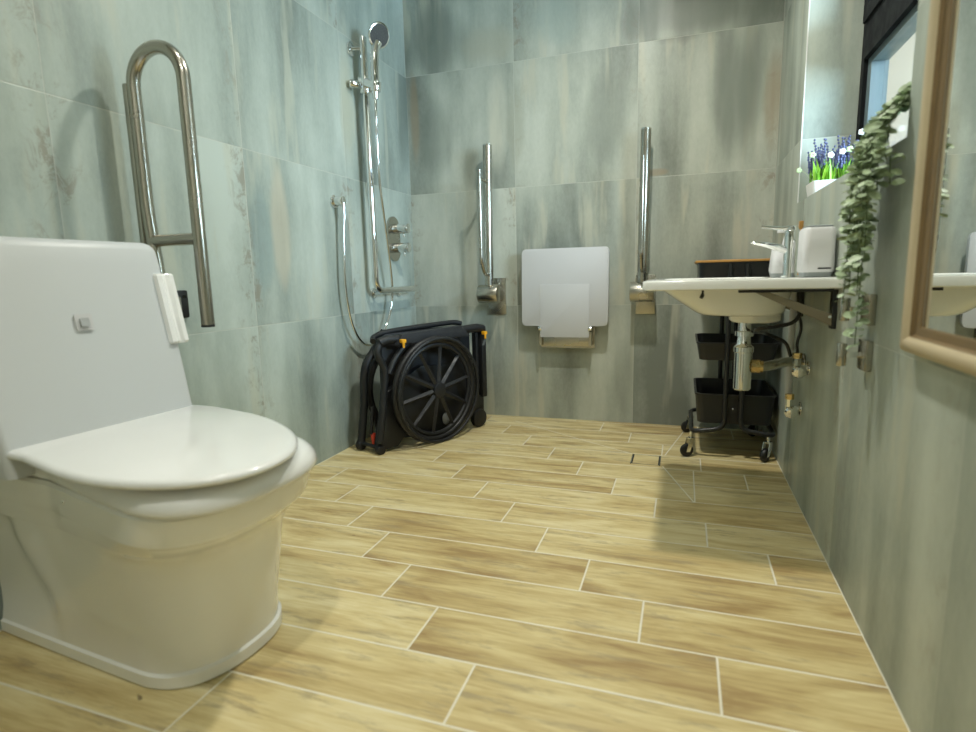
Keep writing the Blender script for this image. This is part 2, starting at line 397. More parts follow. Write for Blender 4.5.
# ------------------------------------------------------------------ toilet
def D(u0, u1, us, hb, hw, n, N=48, ns=24):
    P = []
    for i in range(ns): t = i / ns; P.append((u0 + (us - u0) * t, hb + (hw - hb) * math.sin(t * PI / 2)))
    for i in range(N + 1):
        a = PI / 2 - PI * i / N; c, s = math.cos(a), math.sin(a)
        P.append((us + (u1 - us) * abs(c) ** (2 / n), hw * math.copysign(abs(s) ** (2 / n), s)))
    for i in range(ns - 1, -1, -1): t = i / ns; P.append((u0 + (us - u0) * t, -(hb + (hw - hb) * math.sin(t * PI / 2))))
    return P
def sst(a, b, x):
    t = max(0, min(1, (x - a) / (b - a))); return t * t * (3 - 2 * t)
def lv(P, z, dv=0): return [(p[0], p[1] + dv, z) for p in P]
toi = thing('toilet', 'white one-piece toilet with closed lid and tall slanted cistern panel', 'toilet', (.022, -2.009, 0), -.075)
rings = []
secs = [(0, .151, .585, .452, 0), (.004, .154, .590, .452, 0), (.027, .154, .590, .452, 0), (.031, .149, .584, .45, 0), (.06, .149, .587, .45, 0), (.10, .151, .592, .45, 0), (.14, .154, .600, .45, 0), (.18, .157, .607, .45, 0), (.22, .161, .614, .45, .01), (.25, .165, .622, .45, .02),
        (.275, .169, .634, .46, .05), (.296, .175, .652, .48, .10), (.300, .181, .662, .49, .11), (.318, .185, .680, .50, .13), (.334, .187, .697, .52, .15), (.338, .191, .712, .53, .17), (.36, .192, .724, .54, .17), (.388, .193, .730, .545, .17), (.394, .188, .722, .54, .17)]
for z, hw, u1, us, sh in secs:
    P = D(.0, u1, us, hw * .97, hw, 2.35 + sh, ns=40); Q = []
    for (a, b) in P:
        uc = .215 - .30 * (z - .10) + .018 * math.sin((z - .05) * 24)     # swept edge of the recess in the pan's side
        k = sst(0, .05, uc - a) * sst(.035, .08, z) * (1 - sst(.27, .31, z))
        Q.append((a, b * (1 - .06 * k) + .09 * sh - sh * max(0, a - .3), z))
    rings.append(Q)
pan = MB().rings(rings).build('pan', 'ceramic', toi, world=False, angle=32)
# cistern: slanted front panel, arched top
cis = MB(); rings = []
for z, uf, hw, r in ((.405, .262, .202, .014), (.43, .258, .203, .014), (.55, .234, .2055, .014), (.70, .204, .208, .014), (.80, .184, .209, .014), (.846, .1752, .209, .014), (.855, .172, .206, .014), (.860, .168, .201, .014), (.8625, .162, .194, .014)):
    ring = []
    for (a, b, s0) in ((uf - r, hw - r, 0), (uf - r, -(hw - r), -1)):
        pass
    # rounded front corners, square at the wall
    for k in range(9): t = PI / 2 * (1 - k / 8); ring.append((uf - r + r * math.cos(t), hw - r + r * math.sin(t)))
    for k in range(9): t = -PI / 2 * k / 8; ring.append((uf - r + r * math.cos(t), -(hw - r) + r * math.sin(t)))
    ring += [(.002, -hw), (.002, hw)]
    rings.append([(a, b - .012, z - .018 * (abs(b) / .215) ** 3 * sst(.78, .86, z)) for a, b in ring])
cis.rings(rings)
cis.box(.002, .20, -.15, .13, .32, .41, .01)
cis.build('cistern', 'cistern', toi, world=False, angle=50)
# flush button plate on the front panel
def panel_pt(v, z, o=0): return (.258 - (z - .43) * .2 + o, v, z)
fb = MB(); P = [panel_pt(a, b, -.001) for a, b in rrect(-.018, .678, .034, .034, .004)]; fb.prism(P, (.006, 0, .0012)); bt = fb.build('flush_plate', 'panel_white', toi, world=False)
fb = MB(); P = [panel_pt(a, b, .004) for a, b in rrect(-.019, .678, .018, .018, .003)]; fb.prism(P, (.006, 0, .0012)); fb.build('button', 'button_grey', bt, world=False)
# ribbed remote holder clipped to the cistern's side
hb = MB(); rr = []
for z, k in ((.612, 1), (.617, 0), (.774, 0), (.779, 1)):
    uf = .258 - (z - .43) * .2
    prof = [(.000, .166), (.010, .169), (.013, .180), (.008, .187), (.008, .192), (.013, .199), (.010, .212), (-.004, .219), (-.028, .219), (-.028, .17)]
    rr.append([(uf + a - .003 * k * (a > 0), b - .002 * k * (b > .195) + .002 * k * (b < .175), z) for a, b in prof])
hb.rings(rr)
ho = hb.build('remote_holder', 'seat_plastic', toi, world=False, angle=25); ho['label'] = 'white ribbed holder clipped to the cistern side'
# seat ring and lid
def slab(P, zs, dv=0, sh=0):
    cx = sum(p[0] for p in P) / len(P)
    return [[(cx + (a - cx) * (1 - i / .25), b * (1 - i / .2) + dv - sh * max(0, a - .3), z) for a, b in P] for z, i in zs]
S = D(.235, .753, .553, .185, .193, 2.6)
st = MB().rings(slab(S, [(.395, .010), (.397, .003), (.402, .0), (.411, .001), (.420, .006), (.428, .014), (.434, .026), (.4345, .04)], .013, .17)).build('seat', 'seat_plastic', toi, world=False, angle=60)
L = D(.228, .767, .417, .205, .211, 2.075)
ld = MB().rings(slab(L, [(.443, .010), (.4438, .004), (.446, .0005), (.451, .0), (.456, .004), (.4585, .012)], -.003, .193)).build('lid', 'seat_plastic', toi, world=False, angle=60)
for v in (-.185, .175):
    hg = MB(); hg.cyl((.238, v - .02, .417), (.238, v + .02, .417), .017, bev=.006); hg.build('hinge', 'seat_plastic', toi, world=False)
sc = MB(); sc.ball((.36, -.185, .368), .004); sc.build('fixing_screw', 'chrome', pan, world=False)

# ------------------------------------------------------------------ hinged grab rail beside the toilet (folded up)
gr = thing('hinged_grab_rail', 'stainless steel U-shaped drop-down rail folded up beside the cistern', 'grab rail', (0, -1.72, .55))
y = -1.72; r = .0165
loop = [(.10, y, .70), (.085, y, .80)] + [(.0725, y, .95), (.0725, y, 1.255)]
cx, rad = .155, .0825
loop += [(cx - rad * math.cos(a), y, 1.255 + rad * math.sin(a)) for a in [PI * k / 16 for k in range(1, 16)]]
loop += [(.2375, y, 1.255), (.2375, y, .645)]
MB().tube(smooth_path(loop[:3], 6)[:-1] + loop[2:], r, 20).build('rail', 'steel', gr)
MB().cyl((.0725, y, .868), (.2375, y, .868), .0155, seg=20).build('crossbar', 'steel', gr)
MB().cyl((.2375, y, .640), (.2375, y, .646), .0168, seg=20).build('end_cap', 'rubber', gr)
hp = MB().box(0, .012, y - .05, y + .05, .52, .80, .003); hp.box(.012, .06, y - .036, y - .026, .56, .74).box(.012, .06, y + .026, y + .036, .56, .74)
hp.box(.05, .125, y - .03, y + .03, .66, .72, .006); hp.build('hinge_bracket', 'steel', gr)
bk = MB().box(.050, .066, y - .016, y + .016, .74, 1.262, .005)
bk.build('wall_stay', 'steel', gr)
lk = thing('wall_catch', 'small black latch plate on the left wall behind the cistern edge', 'latch', (0, -1.585, .66))
MB().box(0, .012, -1.600, -1.560, .652, .735, .006).build('plate', 'black', lk)
MB().box(.011, .015, -1.583, -1.570, .712, .720).build('slot', 'chrome', lk)

# ------------------------------------------------------------------ shower riser, valve, hose
sr = thing('shower_grab_rail', 'L-shaped chrome riser rail on the left wall by the corner', 'shower rail', (0, -.52, .70))
path = fillet([(.06, -.53, 1.80), (.06, -.53, .70), (.06, -.12, .70)], .06, 8)
MB().tube(path, .0155, 18).build('rail', 'chrome', sr)
for p in ((-.53, 1.755),):
    MB().cyl((0, p[0] - .015, p[1]), (.010, p[0] - .015, p[1]), .03, bev=.003).cyl((.009, p[0] - .015, p[1]), (.055, p[0], p[1]), .009, seg=14).build('wall_mount', 'chrome', sr)
for yy in (-.46, -.2):
    MB().cyl((0, yy, .688), (.008, yy, .688), .024, bev=.002).cyl((.007, yy, .688), (.058, yy, .692), .009, seg=14).build('wall_mount', 'chrome', sr)
sl = MB().cyl((.06, -.53, 1.565), (.06, -.53, 1.625), .026, bev=.004).prism([(.04, -.555, 1.605), (.04, -.505, 1.605), (.115, -.505, 1.575), (.115, -.555, 1.575)], (0, 0, .03), .004).cyl((.04, -.56, 1.60), (.015, -.59, 1.60), .017, bev=.004)
sl.cyl((.108, -.53, 1.57), (.112, -.53, 1.61), .024, .026, bev=.003)
sl.build('slider_holder', 'chrome', sr)
hs = thing('hand_shower', 'chrome hand shower with round grey face hanging in the riser holder', 'shower head', (.125, -.548, 1.54))
MB().tube([(.108, -.53, 1.54), (.109, -.53, 1.56), (.111, -.53, 1.62), (.112, -.53, 1.70), (.114, -.525, 1.745), (.122, -.515, 1.775)], [.012, .014, .018, .0175, .018, .022], 16).build('handle', 'chrome', hs)
hd = Vector((.80, -.42, -.38)).normalized(); hc = Vector((.125, -.515, 1.805))
hdo = MB()._lathe(hc, hd, [(-.016, .004), (-.014, .022), (-.004, .046), (.008, .053), (.014, .052), (.016, .047)], 28)
MB.build(hdo, 'head', 'chrome', hs)
fc = MB()._lathe(hc, hd, [(.0155, .046), (.018, .045), (.018, .001)], 28)
n1 = hd.orthogonal().normalized(); n2 = hd.cross(n1)
for rr_, k in ((.012, 6), (.023, 12), (.034, 18)):
    for i in range(k):
        a = 2 * PI * i / k; p = hc + hd * .018 + (n1 * math.cos(a) + n2 * math.sin(a)) * rr_; fc.cyl(p, p + hd * .002, .0022, seg=6)
fc.build('spray_face', 'dark_grey', hs)
hp_ = [(.108, -.53, 1.545), (.105, -.53, 1.43), (.09, -.50, 1.20), (.075, -.44, 1.0), (.06, -.38, .80), (.05, -.36, .67), (.045, -.40, .56), (.04, -.50, .465), (.035, -.62, .462), (.04, -.72, .56), (.04, -.755, .72), (.042, -.752, .88), (.045, -.742, 1.02)]
MB().tube(smooth_path(hp_, 12), .0062, 10).build('hose', 'chrome', hs)
el = thing('hose_outlet', 'small round chrome hose outlet elbow on the left wall', 'shower outlet', (0, -.742, 1.09))
MB().cyl((0, -.742, 1.085), (.006, -.742, 1.085), .028, bev=.002).cyl((.006, -.742, 1.085), (.05, -.742, 1.085), .02, bev=.004).build('body', 'chrome', el)
MB().cyl((.045, -.742, 1.01), (.045, -.742, 1.075), .009, .011, seg=16).build('hose_nut', 'chrome', el)
va = thing('shower_valve', 'oval chrome thermostatic valve with two knobs below the grout line', 'shower valve', (0, -.21, .95))
MB().prism([(0, a - .205, b) for a, b in rrect(-.025, .955, .125, .225, .062, 10)], (.010, 0, 0), .002).build('plate', 'steel', va)
for z in (1.005, .91):
    kn = MB().cyl((.01, -.23, z), (.092, -.23, z), .025, bev=.003).build('knob', 'chrome', va)
    MB().cyl((.060, -.23, z - .02), (.066, -.23, z - .042), .006, seg=10).build('lever', 'chrome', kn)

# ------------------------------------------------------------------ folding shower seat on the back wall
ss = thing('folding_shower_seat', 'pale grey plastic shower seat folded up against the back wall', 'shower seat', (.86, 0, .38))
SY = -.075
o_ = rrect(.857, .692, .435, .385, .022)
o_ = [(a + (b - .692) * .01, b) for a, b in o_]
MB().prism([(a, SY, b) for a, b in o_], (0, .022, 0), .004).build('seat_panel', 'panel_white', ss)
MB().prism([(a, SY - .003, b) for a, b in rrect(.858, .575, .248, .265, .006)], (0, .0035, 0), .001).build('fold_flap', 'panel_white', ss)
hb = MB().box(.735, .985, -.06, -.002, .395, .45, .002); hb.box(.728, .74, -.075, 0, .40, .47).box(.98, .992, -.075, 0, .40, .47)
hb.box(.72, 1.0, -.004, 0, .38, .66); hb.build('wall_bracket', 'steel', ss)
for x in (.733, .987): MB().cyl((x - .009, SY - .004, .487), (x + .009, SY - .004, .487), .011, bev=.002).build('pivot', 'chrome', ss)

# ------------------------------------------------------------------ two hinged support rails on the back wall
def back_rail(x, xb0, xb1, px, label):
    t = thing('hinged_support_rail', label, 'grab rail', (x, 0, .55), group='steel support rails folded up on the back wall')
    MB().box(px - .046, px + .046, -.014, 0, .555, .745, .002).build('wall_plate', 'steel', t)
    MB().cyl((xb0, -.085, .665), (xb1, -.085, .665), .048, bev=.004).box(px - .03, px + .03, -.06, -.012, .625, .70, .003).build('hinge_barrel', 'steel', t)
    MB().tube([(x - .002, -.08, .69), (x, -.08, 1.03), (x + .004, -.08, 1.40)], .023, 20).build('main_tube', 'steel', t)
    MB().cyl((x + .004, -.08, 1.399), (x + .004, -.08, 1.404), .0235, seg=20).build('end_cap', 'chrome', t)
    MB().tube(fillet([(x, -.09, .765), (x, -.15, .765), (x, -.20, .83), (x, -.20, 1.265)], .06, 8), .0095, 14).cyl((x + .002, -.09, 1.225), (x, -.20, 1.225), .007, seg=12).build('paper_bar', 'steel', t)
    return t
back_rail(.468, .412, .52, .487, 'steel support rail folded upright, left of the folded shower seat')
back_rail(1.234, 1.178, 1.29, 1.245, 'steel support rail folded upright between shower seat and basin')

# ------------------------------------------------------------------ folded shower wheelchair (local: x along, y depth, z up)
wc = thing('folding_wheelchair', 'black folded shower wheelchair with spoked wheel and amber clips', 'wheelchair', (.20, -.80, 0), math.atan2(.907, .42))
cx, cz, R_ = .300, .245, .250
def wpt(r, a, y): return (cx + r * math.cos(a), y, cz + r * math.sin(a))
wh = MB().tube([wpt(R_ - .018, 2 * PI * k / 56, -.028) for k in range(56)], .018, 12, closed=True).build('tyre', 'rubber', wc, world=False)
rim = MB()
rim.tube([wpt(R_ - .043, 2 * PI * k / 56, -.03) for k in range(56)], .011, 8, closed=True).build('wheel_rim', 'black', wc, world=False)
MB().tube([wpt(R_ - .012, 2 * PI * k / 56, -.062) for k in range(56)], .008, 10, closed=True).build('push_ring', 'black', wc, world=False)
for k in range(10):
    a = 2 * PI * k / 10 + .16
    ca, sa = math.cos(a), math.sin(a)
    q = MB(); w0, w1_ = .013, .009
    pts = []
    for (rr_, w_, yy) in ((.03, w0, -.045), (R_ - .04, w1_, -.03)):
        c0 = Vector(wpt(rr_, a, yy)); n_ = Vector((-sa, 0, ca))
        pts.append([c0 + n_ * w_, c0 + Vector((0, -.010, 0)), c0 - n_ * w_, c0 + Vector((0, .010, 0))])
    q.rings(pts); q.build('spoke', 'black', wc, world=False, angle=20)
MB().cyl((cx, -.06, cz), (cx, .0, cz), .036, bev=.006).build('hub', 'black', wc, world=False)
# rear wheel on the far side of the folded pack
MB().tube([wpt(R_ - .018, 2 * PI * k / 40, .17) for k in range(40)], .018, 8, closed=True).build('tyre', 'rubber', wc, world=False)
# side frame plate behind the wheel
fp = [(-.012, .03), (.005, .012), (.10, .012), (.13, .05), (.20, .03), (.45, .03), (.56, .06), (.60, .09), (.645, .09), (.65, .16), (.655, .50), (.64, .515), (.56, .515), (.55, .47), (.12, .47), (.10, .48), (.045, .40), (.035, .25)]
MB().prism([(a, .012, b) for a, b in fp[:9] + [(.645, .14), (.50, .13), (.42, .34), (.25, .36), (.13, .30), (.055, .27), (.03, .22)]], (0, .03, 0), .005).build('side_plate', 'black', wc, world=False)
MB().tube([(.655, .02, .15), (.655, .02, .50)], .001, 4).box(.622, .655, -.015, .045, .15, .51, .008).build('rear_post', 'black', wc, world=False)
MB().box(.595, .612, .0, .03, .13, .48, .004).build('inner_post', 'black', wc, world=False)
MB().tube(fillet([(.02, .01, .485), (.06, .01, .495), (.16, .0, .492), (.60, 0, .505), (.645, .0, .495)], .03, 4), .021, 14).build('arm_bar', 'black', wc, world=False)
arch = MB().tube([wpt(R_ + .012, PI * (.15 + .72 * k / 20), .0) for k in range(21)], .014, 10).build('wheel_arch', 'black', wc, world=False)
MB().tube(smooth_path([(.03, .01, .485), (.012, .01, .44), (.045, .01, .36), (.03, .01, .24), (.0, .01, .05)], 8), .016, 12).build('front_leg', 'black', wc, world=False)
MB().tube(smooth_path([(.14, .13, .52), (.08, .13, .44), (.025, .13, .36), (.01, .13, .2), (-.015, .13, .035)], 8), .018, 12).build('front_leg', 'black', wc, world=False)
# padded seat and back folded in the middle
MB().box(.06, .60, .045, .075, .08, .50, .012).build('folded_seat', 'black_soft', wc, world=False)
MB().box(.10, .58, .085, .125, .14, .515, .015).build('folded_backrest', 'black_soft', wc, world=False)
MB().tube(smooth_path([(.02, .05, .49), (.06, .09, .505), (.16, .10, .52), (.50, .10, .532), (.58, .09, .525)], 8), .013, 10).build('push_handle', 'black', wc, world=False)
MB().prism([(a, -.035, b) for a, b in ((.085, .465), (.45, .50), (.47, .52), (.52, .485), (.52, .525), (.10, .51))][:0] or [(.09, -.03, .475), (.12, -.03, .515), (.47, -.03, .527), (.50, -.03, .50), (.53, -.03, .47), (.50, -.03, .478), (.14, -.03, .474)], (0, .04, 0), .004).build('arm_pad', 'black_soft', wc, world=False)
for (a, b, y0) in ((.112, .488, -.045), (.632, .478, -.03)):
    MB().box(a - .011, a + .011, y0 - .006, y0 + .016, b - .008, b + .008, .003).cyl((a - .004, y0 - .004, b - .028), (a - .004, y0 - .004, b), .005, seg=8).build('clip', 'yellow', wc, world=False)['label'] = 'amber clip'
MB().box(-.001, .014, .055, .075, .045, .085, .004).cyl((.006, .065, .03), (.006, .065, .05), .008, seg=10).build('foot_lock', 'red', wc, world=False)['label'] = 'red lock'
MB().prism([(a + (b - .43) * .5, -.0165, b) for a, b in rrect(.638, .43, .014, .03, .002)], (0, .002, 0)).build('badge', 'grey', wc, world=False)
MB().ball((.375, -.004, .088), .03, .75, .3, 1).build('release_button', 'grey', wc, world=False)
for (a, yy, b, r_) in ((.60, .0, .047, .046), (-.0, .01, .02, .02), (-.018, .13, .024, .022), (.60, .15, .047, .046)):
    MB().cyl((a, yy - .016, b), (a, yy + .016, b), r_, bev=.006).build('castor', 'rubber', wc, world=False)
MB().tube([(.012, .07, .20), (.0, .07, .08)], .008, 8).tube([(.012, .075, .20), (.04, .075, .07)], .006, 8).build('cross_link', 'black', wc, world=False)
MB().box(.56, .645, .0, .04, .07, .16, .01).build('castor_fork', 'black', wc, world=False)
for pa, pb in (((-.005, .0, .03), (-.02, .15, .035)), ((.62, .0, .10), (.62, .17, .10)), ((cx, -.02, cz), (cx, .18, cz))):
    MB().cyl(pa, pb, .009, seg=10).build('axle', 'black', wc, world=False)

# ------------------------------------------------------------------ wash basin
ba = thing('wash_basin', 'white wall-hung ceramic basin with a deep flat rim', 'basin', (W, -1.0, .60))
BX0, BY0, BY1 = 1.312, -1.27, -.73
def plan(x0, x1, y0, y1, r, z, n=8):
    P = []
    for (cx_, cy_, a0) in ((x0 + r, y1 - r, PI / 2), (x0 + r, y0 + r, PI)):
        for k in range(n + 1): a = a0 + PI / 2 * k / n; P.append((cx_ + r * math.cos(a), cy_ + r * math.sin(a), z))
    return P + [(x1, y0, z), (x1, y1, z)]
def oval(x0, x1, y0, y1, r, z, n=8):
    P = []
    for (cx_, cy_, a0) in ((x1 - r, y1 - r, 0), (x0 + r, y1 - r, PI / 2), (x0 + r, y0 + r, PI), (x1 - r, y0 + r, 3 * PI / 2)):
        for k in range(n + 1): a = a0 + PI / 2 * k / n; P.append((cx_ + r * math.cos(a), cy_ + r * math.sin(a), z))
    return P
rim_ = MB()
XI = W - .0005
rim_.rings([plan(BX0 + .006, XI, BY0 + .004, BY1 - .004, .02, .704), plan(BX0, XI, BY0, BY1, .022, .707), plan(BX0, XI, BY0, BY1, .022, .727), plan(BX0 + .002, XI, BY0 + .002, BY1 - .002, .022, .7305), plan(BX0 + .008, XI, BY0 + .008, BY1 - .008, .022, .732)], cap0=True, cap1=False)
# deck with the bowl opening
n_ = 36
top_o = plan(BX0 + .008, XI, BY0 + .008, BY1 - .008, .022, .732)
in_ = lambda x0, x1, y0, y1, r, z: oval(x0, x1, y0, y1, r, z, 8)
rings = [in_(1.36, 1.66, -1.18, -.822, .10, .732), in_(1.366, 1.652, -1.174, -.828, .10, .722), in_(1.41, 1.64, -1.16, -.84, .10, .68), in_(1.475, 1.63, -1.10, -.90, .07, .645), in_(1.52, 1.60, -1.05, -.95, .035, .640)]
rim_.rings(rings, cap0=False, cap1=True)
outer = [rim_.b.verts.new(p) for p in top_o]; inner = [rim_.b.verts.new(p) for p in rings[0]]
es = [rim_.b.edges.new((outer[i], outer[(i + 1) % len(outer)])) for i in range(len(outer))] + [rim_.b.edges.new((inner[i], inner[(i + 1) % len(inner)])) for i in range(len(inner))]
bmesh.ops.triangle_fill(rim_.b, edges=es, use_beauty=True)
bmesh.ops.remove_doubles(rim_.b, verts=rim_.b.verts[:], dist=1e-5)
rim_.build('rim', 'ceramic', ba)
bw = MB().rings([oval(1.352, 1.712, -1.192, -.812, .10, .706), oval(1.40, 1.705, -1.182, -.822, .10, .672), oval(1.452, 1.695, -1.172, -.832, .10, .636), oval(1.464, 1.688, -1.165, -.84, .10, .629), oval(1.48, 1.68, -1.15, -.85, .09, .626)])
bw.build('bowl', 'ceramic', ba)
bw = MB().rings([oval(1.552, 1.700, -1.075, -.925, .07, .64), oval(1.555, 1.698, -1.072, -.928, .07, .606), oval(1.562, 1.69, -1.065, -.935, .06, .600), oval(1.575, 1.67, -1.05, -.95, .04, .598)]).build('drain_boss', 'ceramic', ba)
MB().cyl((1.47, -1.225, .706), (1.47, -1.225, .690), .003, seg=8).cyl((1.47, -1.225, .692), (1.466, -1.229, .682), .005, seg=8).build('fixing_screw', 'dark_metal', ba)
MB().cyl((1.56, -1.0, .6398), (1.56, -1.0, .6425), .028, bev=.001).build('waste_grate', 'chrome', ba)
# brackets
for i, yy in enumerate((-1.222, -.79)):
    b_ = thing('basin_bracket', ('folding steel bracket under the near side of the basin', 'folding steel bracket under the far side of the basin')[i], 'bracket', (W, yy, .61), group='brackets under the basin')
    MB().box(W - .012, W, yy - .012, yy + .018, .60, .7, .002).build('wall_leg', 'dark_metal', b_)
    MB().box(1.56, W - .01, yy - .01, yy + .014, .695, .7035, .001).build('arm', 'dark_metal', b_)
    MB().prism([(1.60, yy - .014, .695), (1.635, yy - .014, .695), (W - .012, yy - .014, .638), (W - .012, yy - .014, .608)], (0, .012, 0), .001).build('strut', 'bracket', b_)
    MB().cyl((W - .018, yy - .02, .632), (W - .018, yy + .016, .632), .004, seg=8).build('pin', 'chrome', b_)

# trap
tr = thing('bottle_trap', 'chrome bottle trap and waste pipe under the basin', 'trap', (1.6, -1.0, .39))
MB()._lathe((1.600, -1.0, 0), (0, 0, 1), [(.388, .001), (.388, .022), (.392, .0255), (.505, .0255), (.507, .029), (.522, .029), (.524, .0255), (.53, .020), (.555, .0185), (.556, .027), (.57, .027), (.572, .0185), (.60, .0185)], 28).build('trap_body', 'chrome', tr)
MB().tube(smooth_path([(1.62, -1.0, .462), (1.67, -.985, .462), (1.73, -.90, .462), (W - .002, -.87, .462)], 6), .0155, 16).cyl((W - .007, -.87, .462), (W, -.87, .462), .026, bev=.002).build('waste_pipe', 'steel', tr)
MB().cyl((1.624, -1.0, .462), (1.648, -1.0, .462), .0205, seg=8).cyl((1.648, -1.0, .462), (1.656, -1.0, .462), .018, seg=20).build('union_nut', 'brass', tr)
# supply pipe and angle valves
sp = thing('supply_pipe', 'white vertical supply pipe on the right wall behind the trap', 'pipe', (W - .03, -.80, .3))
MB().tube([(W - .03, -.80, .695), (W - .03, -.80, .30)], .011, 14).build('pipe', 'panel_white', sp)
MB().box(W - .03, W, -.806, -.794, .56, .575).build('clip', 'chrome', sp)
def angle_valve(yy, z, x, label, hose):
    v = thing('angle_valve', label, 'valve', (W, yy, z), group='angle valves on the right wall under the basin')
    MB().cyl((W - .004, yy, z), (W, yy, z), .022, bev=.001).cyl((W - .004, yy, z), (x - .01, yy, z), .0095, seg=14).cyl((x, yy, z - .012), (x, yy, z + .045), .0115, seg=8).build('valve_body', 'chrome', v)
    MB().cyl((x, yy, z + .03), (x, yy, z + .047), .0135, seg=6).build('nut', 'brass', v)
    MB().cyl((x, yy - .006, z), (x, yy - .035, z - .006), .007, seg=12).cyl((x + .002, yy - .034, z - .006), (x + .002, yy - .046, z - .008), .021, .018, bev=.003, seg=10).build('handle', 'chrome', v)
    return v
angle_valve(-.945, .452, W - .035, 'chrome angle valve level with the bottle trap pipe', 0)
angle_valve(-.86, .305, W - .035, 'lower chrome angle valve near the trolley, on the right wall', 0)
h1 = MB().tube(smooth_path([(W - .035, -.945, .495), (W - .037, -.945, .53), (W - .03, -.95, .58), (W - .05, -1.0, .64), (W - .055, -1.02, .70)], 8), .0045, 8).build('flexible_hose', 'dark_metal'); tag(h1, 'thin dark hose curving up from the angle valve to the tap', 'hose', 'flexible hoses under the basin')
h2 = MB().tube(smooth_path([(W - .05, -.93, .485), (W - .07, -.93, .53), (W - .13, -.96, .56), (W - .17, -1.10, .585), (W - .07, -1.09, .61), (W - .055, -1.08, .70)], 8), .0055, 8).build('flexible_hose', 'dark_metal'); tag(h2, 'dark hose sagging beside the drain boss under the basin bowl', 'hose', 'flexible hoses under the basin')

# ------------------------------------------------------------------ tap and things on the basin
tp = thing('basin_tap', 'chrome lever mixer tap standing on the basin', 'tap', (1.715, -1.05, .73))
MB()._lathe((1.708, -1.05, 0), (0, 0, 1), [(.7325, .001), (.7325, .024), (.737, .024), (.736, .0195), (.862, .0195), (.866, .017), (.866, .001)], 28).build('body', 'chrome', tp)
sp_ = MB(); rr = []
for t_, hw, h_ in ((0, .014, .013), (.25, .018, .011), (.6, .024, .008), (.9, .022, .0055), (1, .012, .003)):
    x = 1.70 - .10 * t_; z = .806 + .027 * t_ + .004 * math.sin(t_ * PI)
    rr.append([(x, -1.05 + hw * math.cos(2 * PI * k / 14), z + h_ * math.sin(2 * PI * k / 14)) for k in range(14)])
sp_.rings(rr).build('spout', 'chrome', tp)
MB().tube([(1.705, -1.05, .866), (1.68, -1.05, .870), (1.628, -1.05, .877)], [.012, .006, .0045], 12).cyl((1.708, -1.05, .862), (1.708, -1.05, .875), .018, .014, bev=.003).build('lever', 'chrome', tp)
ds = thing('soap_dispenser', 'white soap dispenser with a grey base behind the tap', 'soap dispenser', (1.68, -.93, .73))
MB().rings([oval(1.672, 1.745, -.985, -.895, .02, .742), oval(1.669, 1.747, -.988, -.893, .022, .752), oval(1.674, 1.743, -.982, -.90, .02, .82), oval(1.678, 1.739, -.976, -.905, .02, .827)]).build('body', 'disp_white', ds)
MB().rings([oval(1.674, 1.743, -.983, -.897, .02, 0.7322), oval(1.671, 1.745, -.986, -.895, .02, .743)]).build('base', 'disp_grey', ds)
MB().cyl((1.715, -.935, .826), (1.715, -.935, .853), .016, .012, bev=.003).tube(fillet([(1.715, -.935, .85), (1.715, -.935, .868), (1.685, -.935, .868)], .01), .004, 10).build('pump', 'disp_white', ds)
bx = thing('towel_dispenser', 'white rounded tissue box with grey lid on the basin beside the wall', 'dispenser', (1.75, -1.17, .73))
q0, q1, q2, q3 = 1.712, 1.789, -1.205, -1.11
MB().rings([oval(q0 + .003, q1 - .003, q2 + .003, q3 - .003, .014, .745), oval(q0, q1, q2, q3, .016, .750), oval(q0 + .001, q1 - .001, q2 + .001, q3 - .001, .016, .854), oval(q0 + .005, q1 - .005, q2 + .005, q3 - .005, .014, .860)]).build('body', 'disp_white', bx)
MB().rings([oval(q0 + .008, q1 - .008, q2 + .008, q3 - .008, .012, .8595), oval(q0 + .007, q1 - .007, q2 + .007, q3 - .007, .012, .864), oval(q0 + .012, q1 - .012, q2 + .012, q3 - .012, .012, .866)]).build('lid', 'disp_grey', bx)
MB().rings([oval(q0 + .006, q1 - .006, q2 + .006, q3 - .006, .012, .733), oval(q0 + .004, q1 - .004, q2 + .004, q3 - .004, .014, .746)]).box(q0 + .012, q0 + .026, q2 + .012, q2 + .026, 0.7322, .734).box(q1 - .026, q1 - .012, q2 + .012, q2 + .026, 0.7322, .734).box(q0 + .012, q0 + .026, q3 - .026, q3 - .012, 0.7322, .734).box(q1 - .026, q1 - .012, q3 - .026, q3 - .012, 0.7322, .734).build('base', 'disp_grey', bx)
MB().box(q0 + .036, q0 + .066, q2 - .0015, q2 + .002, .753, .7565).build('slot', 'black', bx)
tb = thing('toothbrush', 'slim orange-handled brush standing between tap and white box', 'toothbrush', (1.738, -1.0, .7325))
MB().tube([(1.739, -1.0, .7325), (1.7385, -1.0, .82), (1.738, -1.0, .87)], [.005, .0055, .004], 10).build('handle', 'wood', tb)
MB().box(1.732, 1.7435, -1.006, -.994, .868, .892, .002).build('bristles', 'wood', tb)

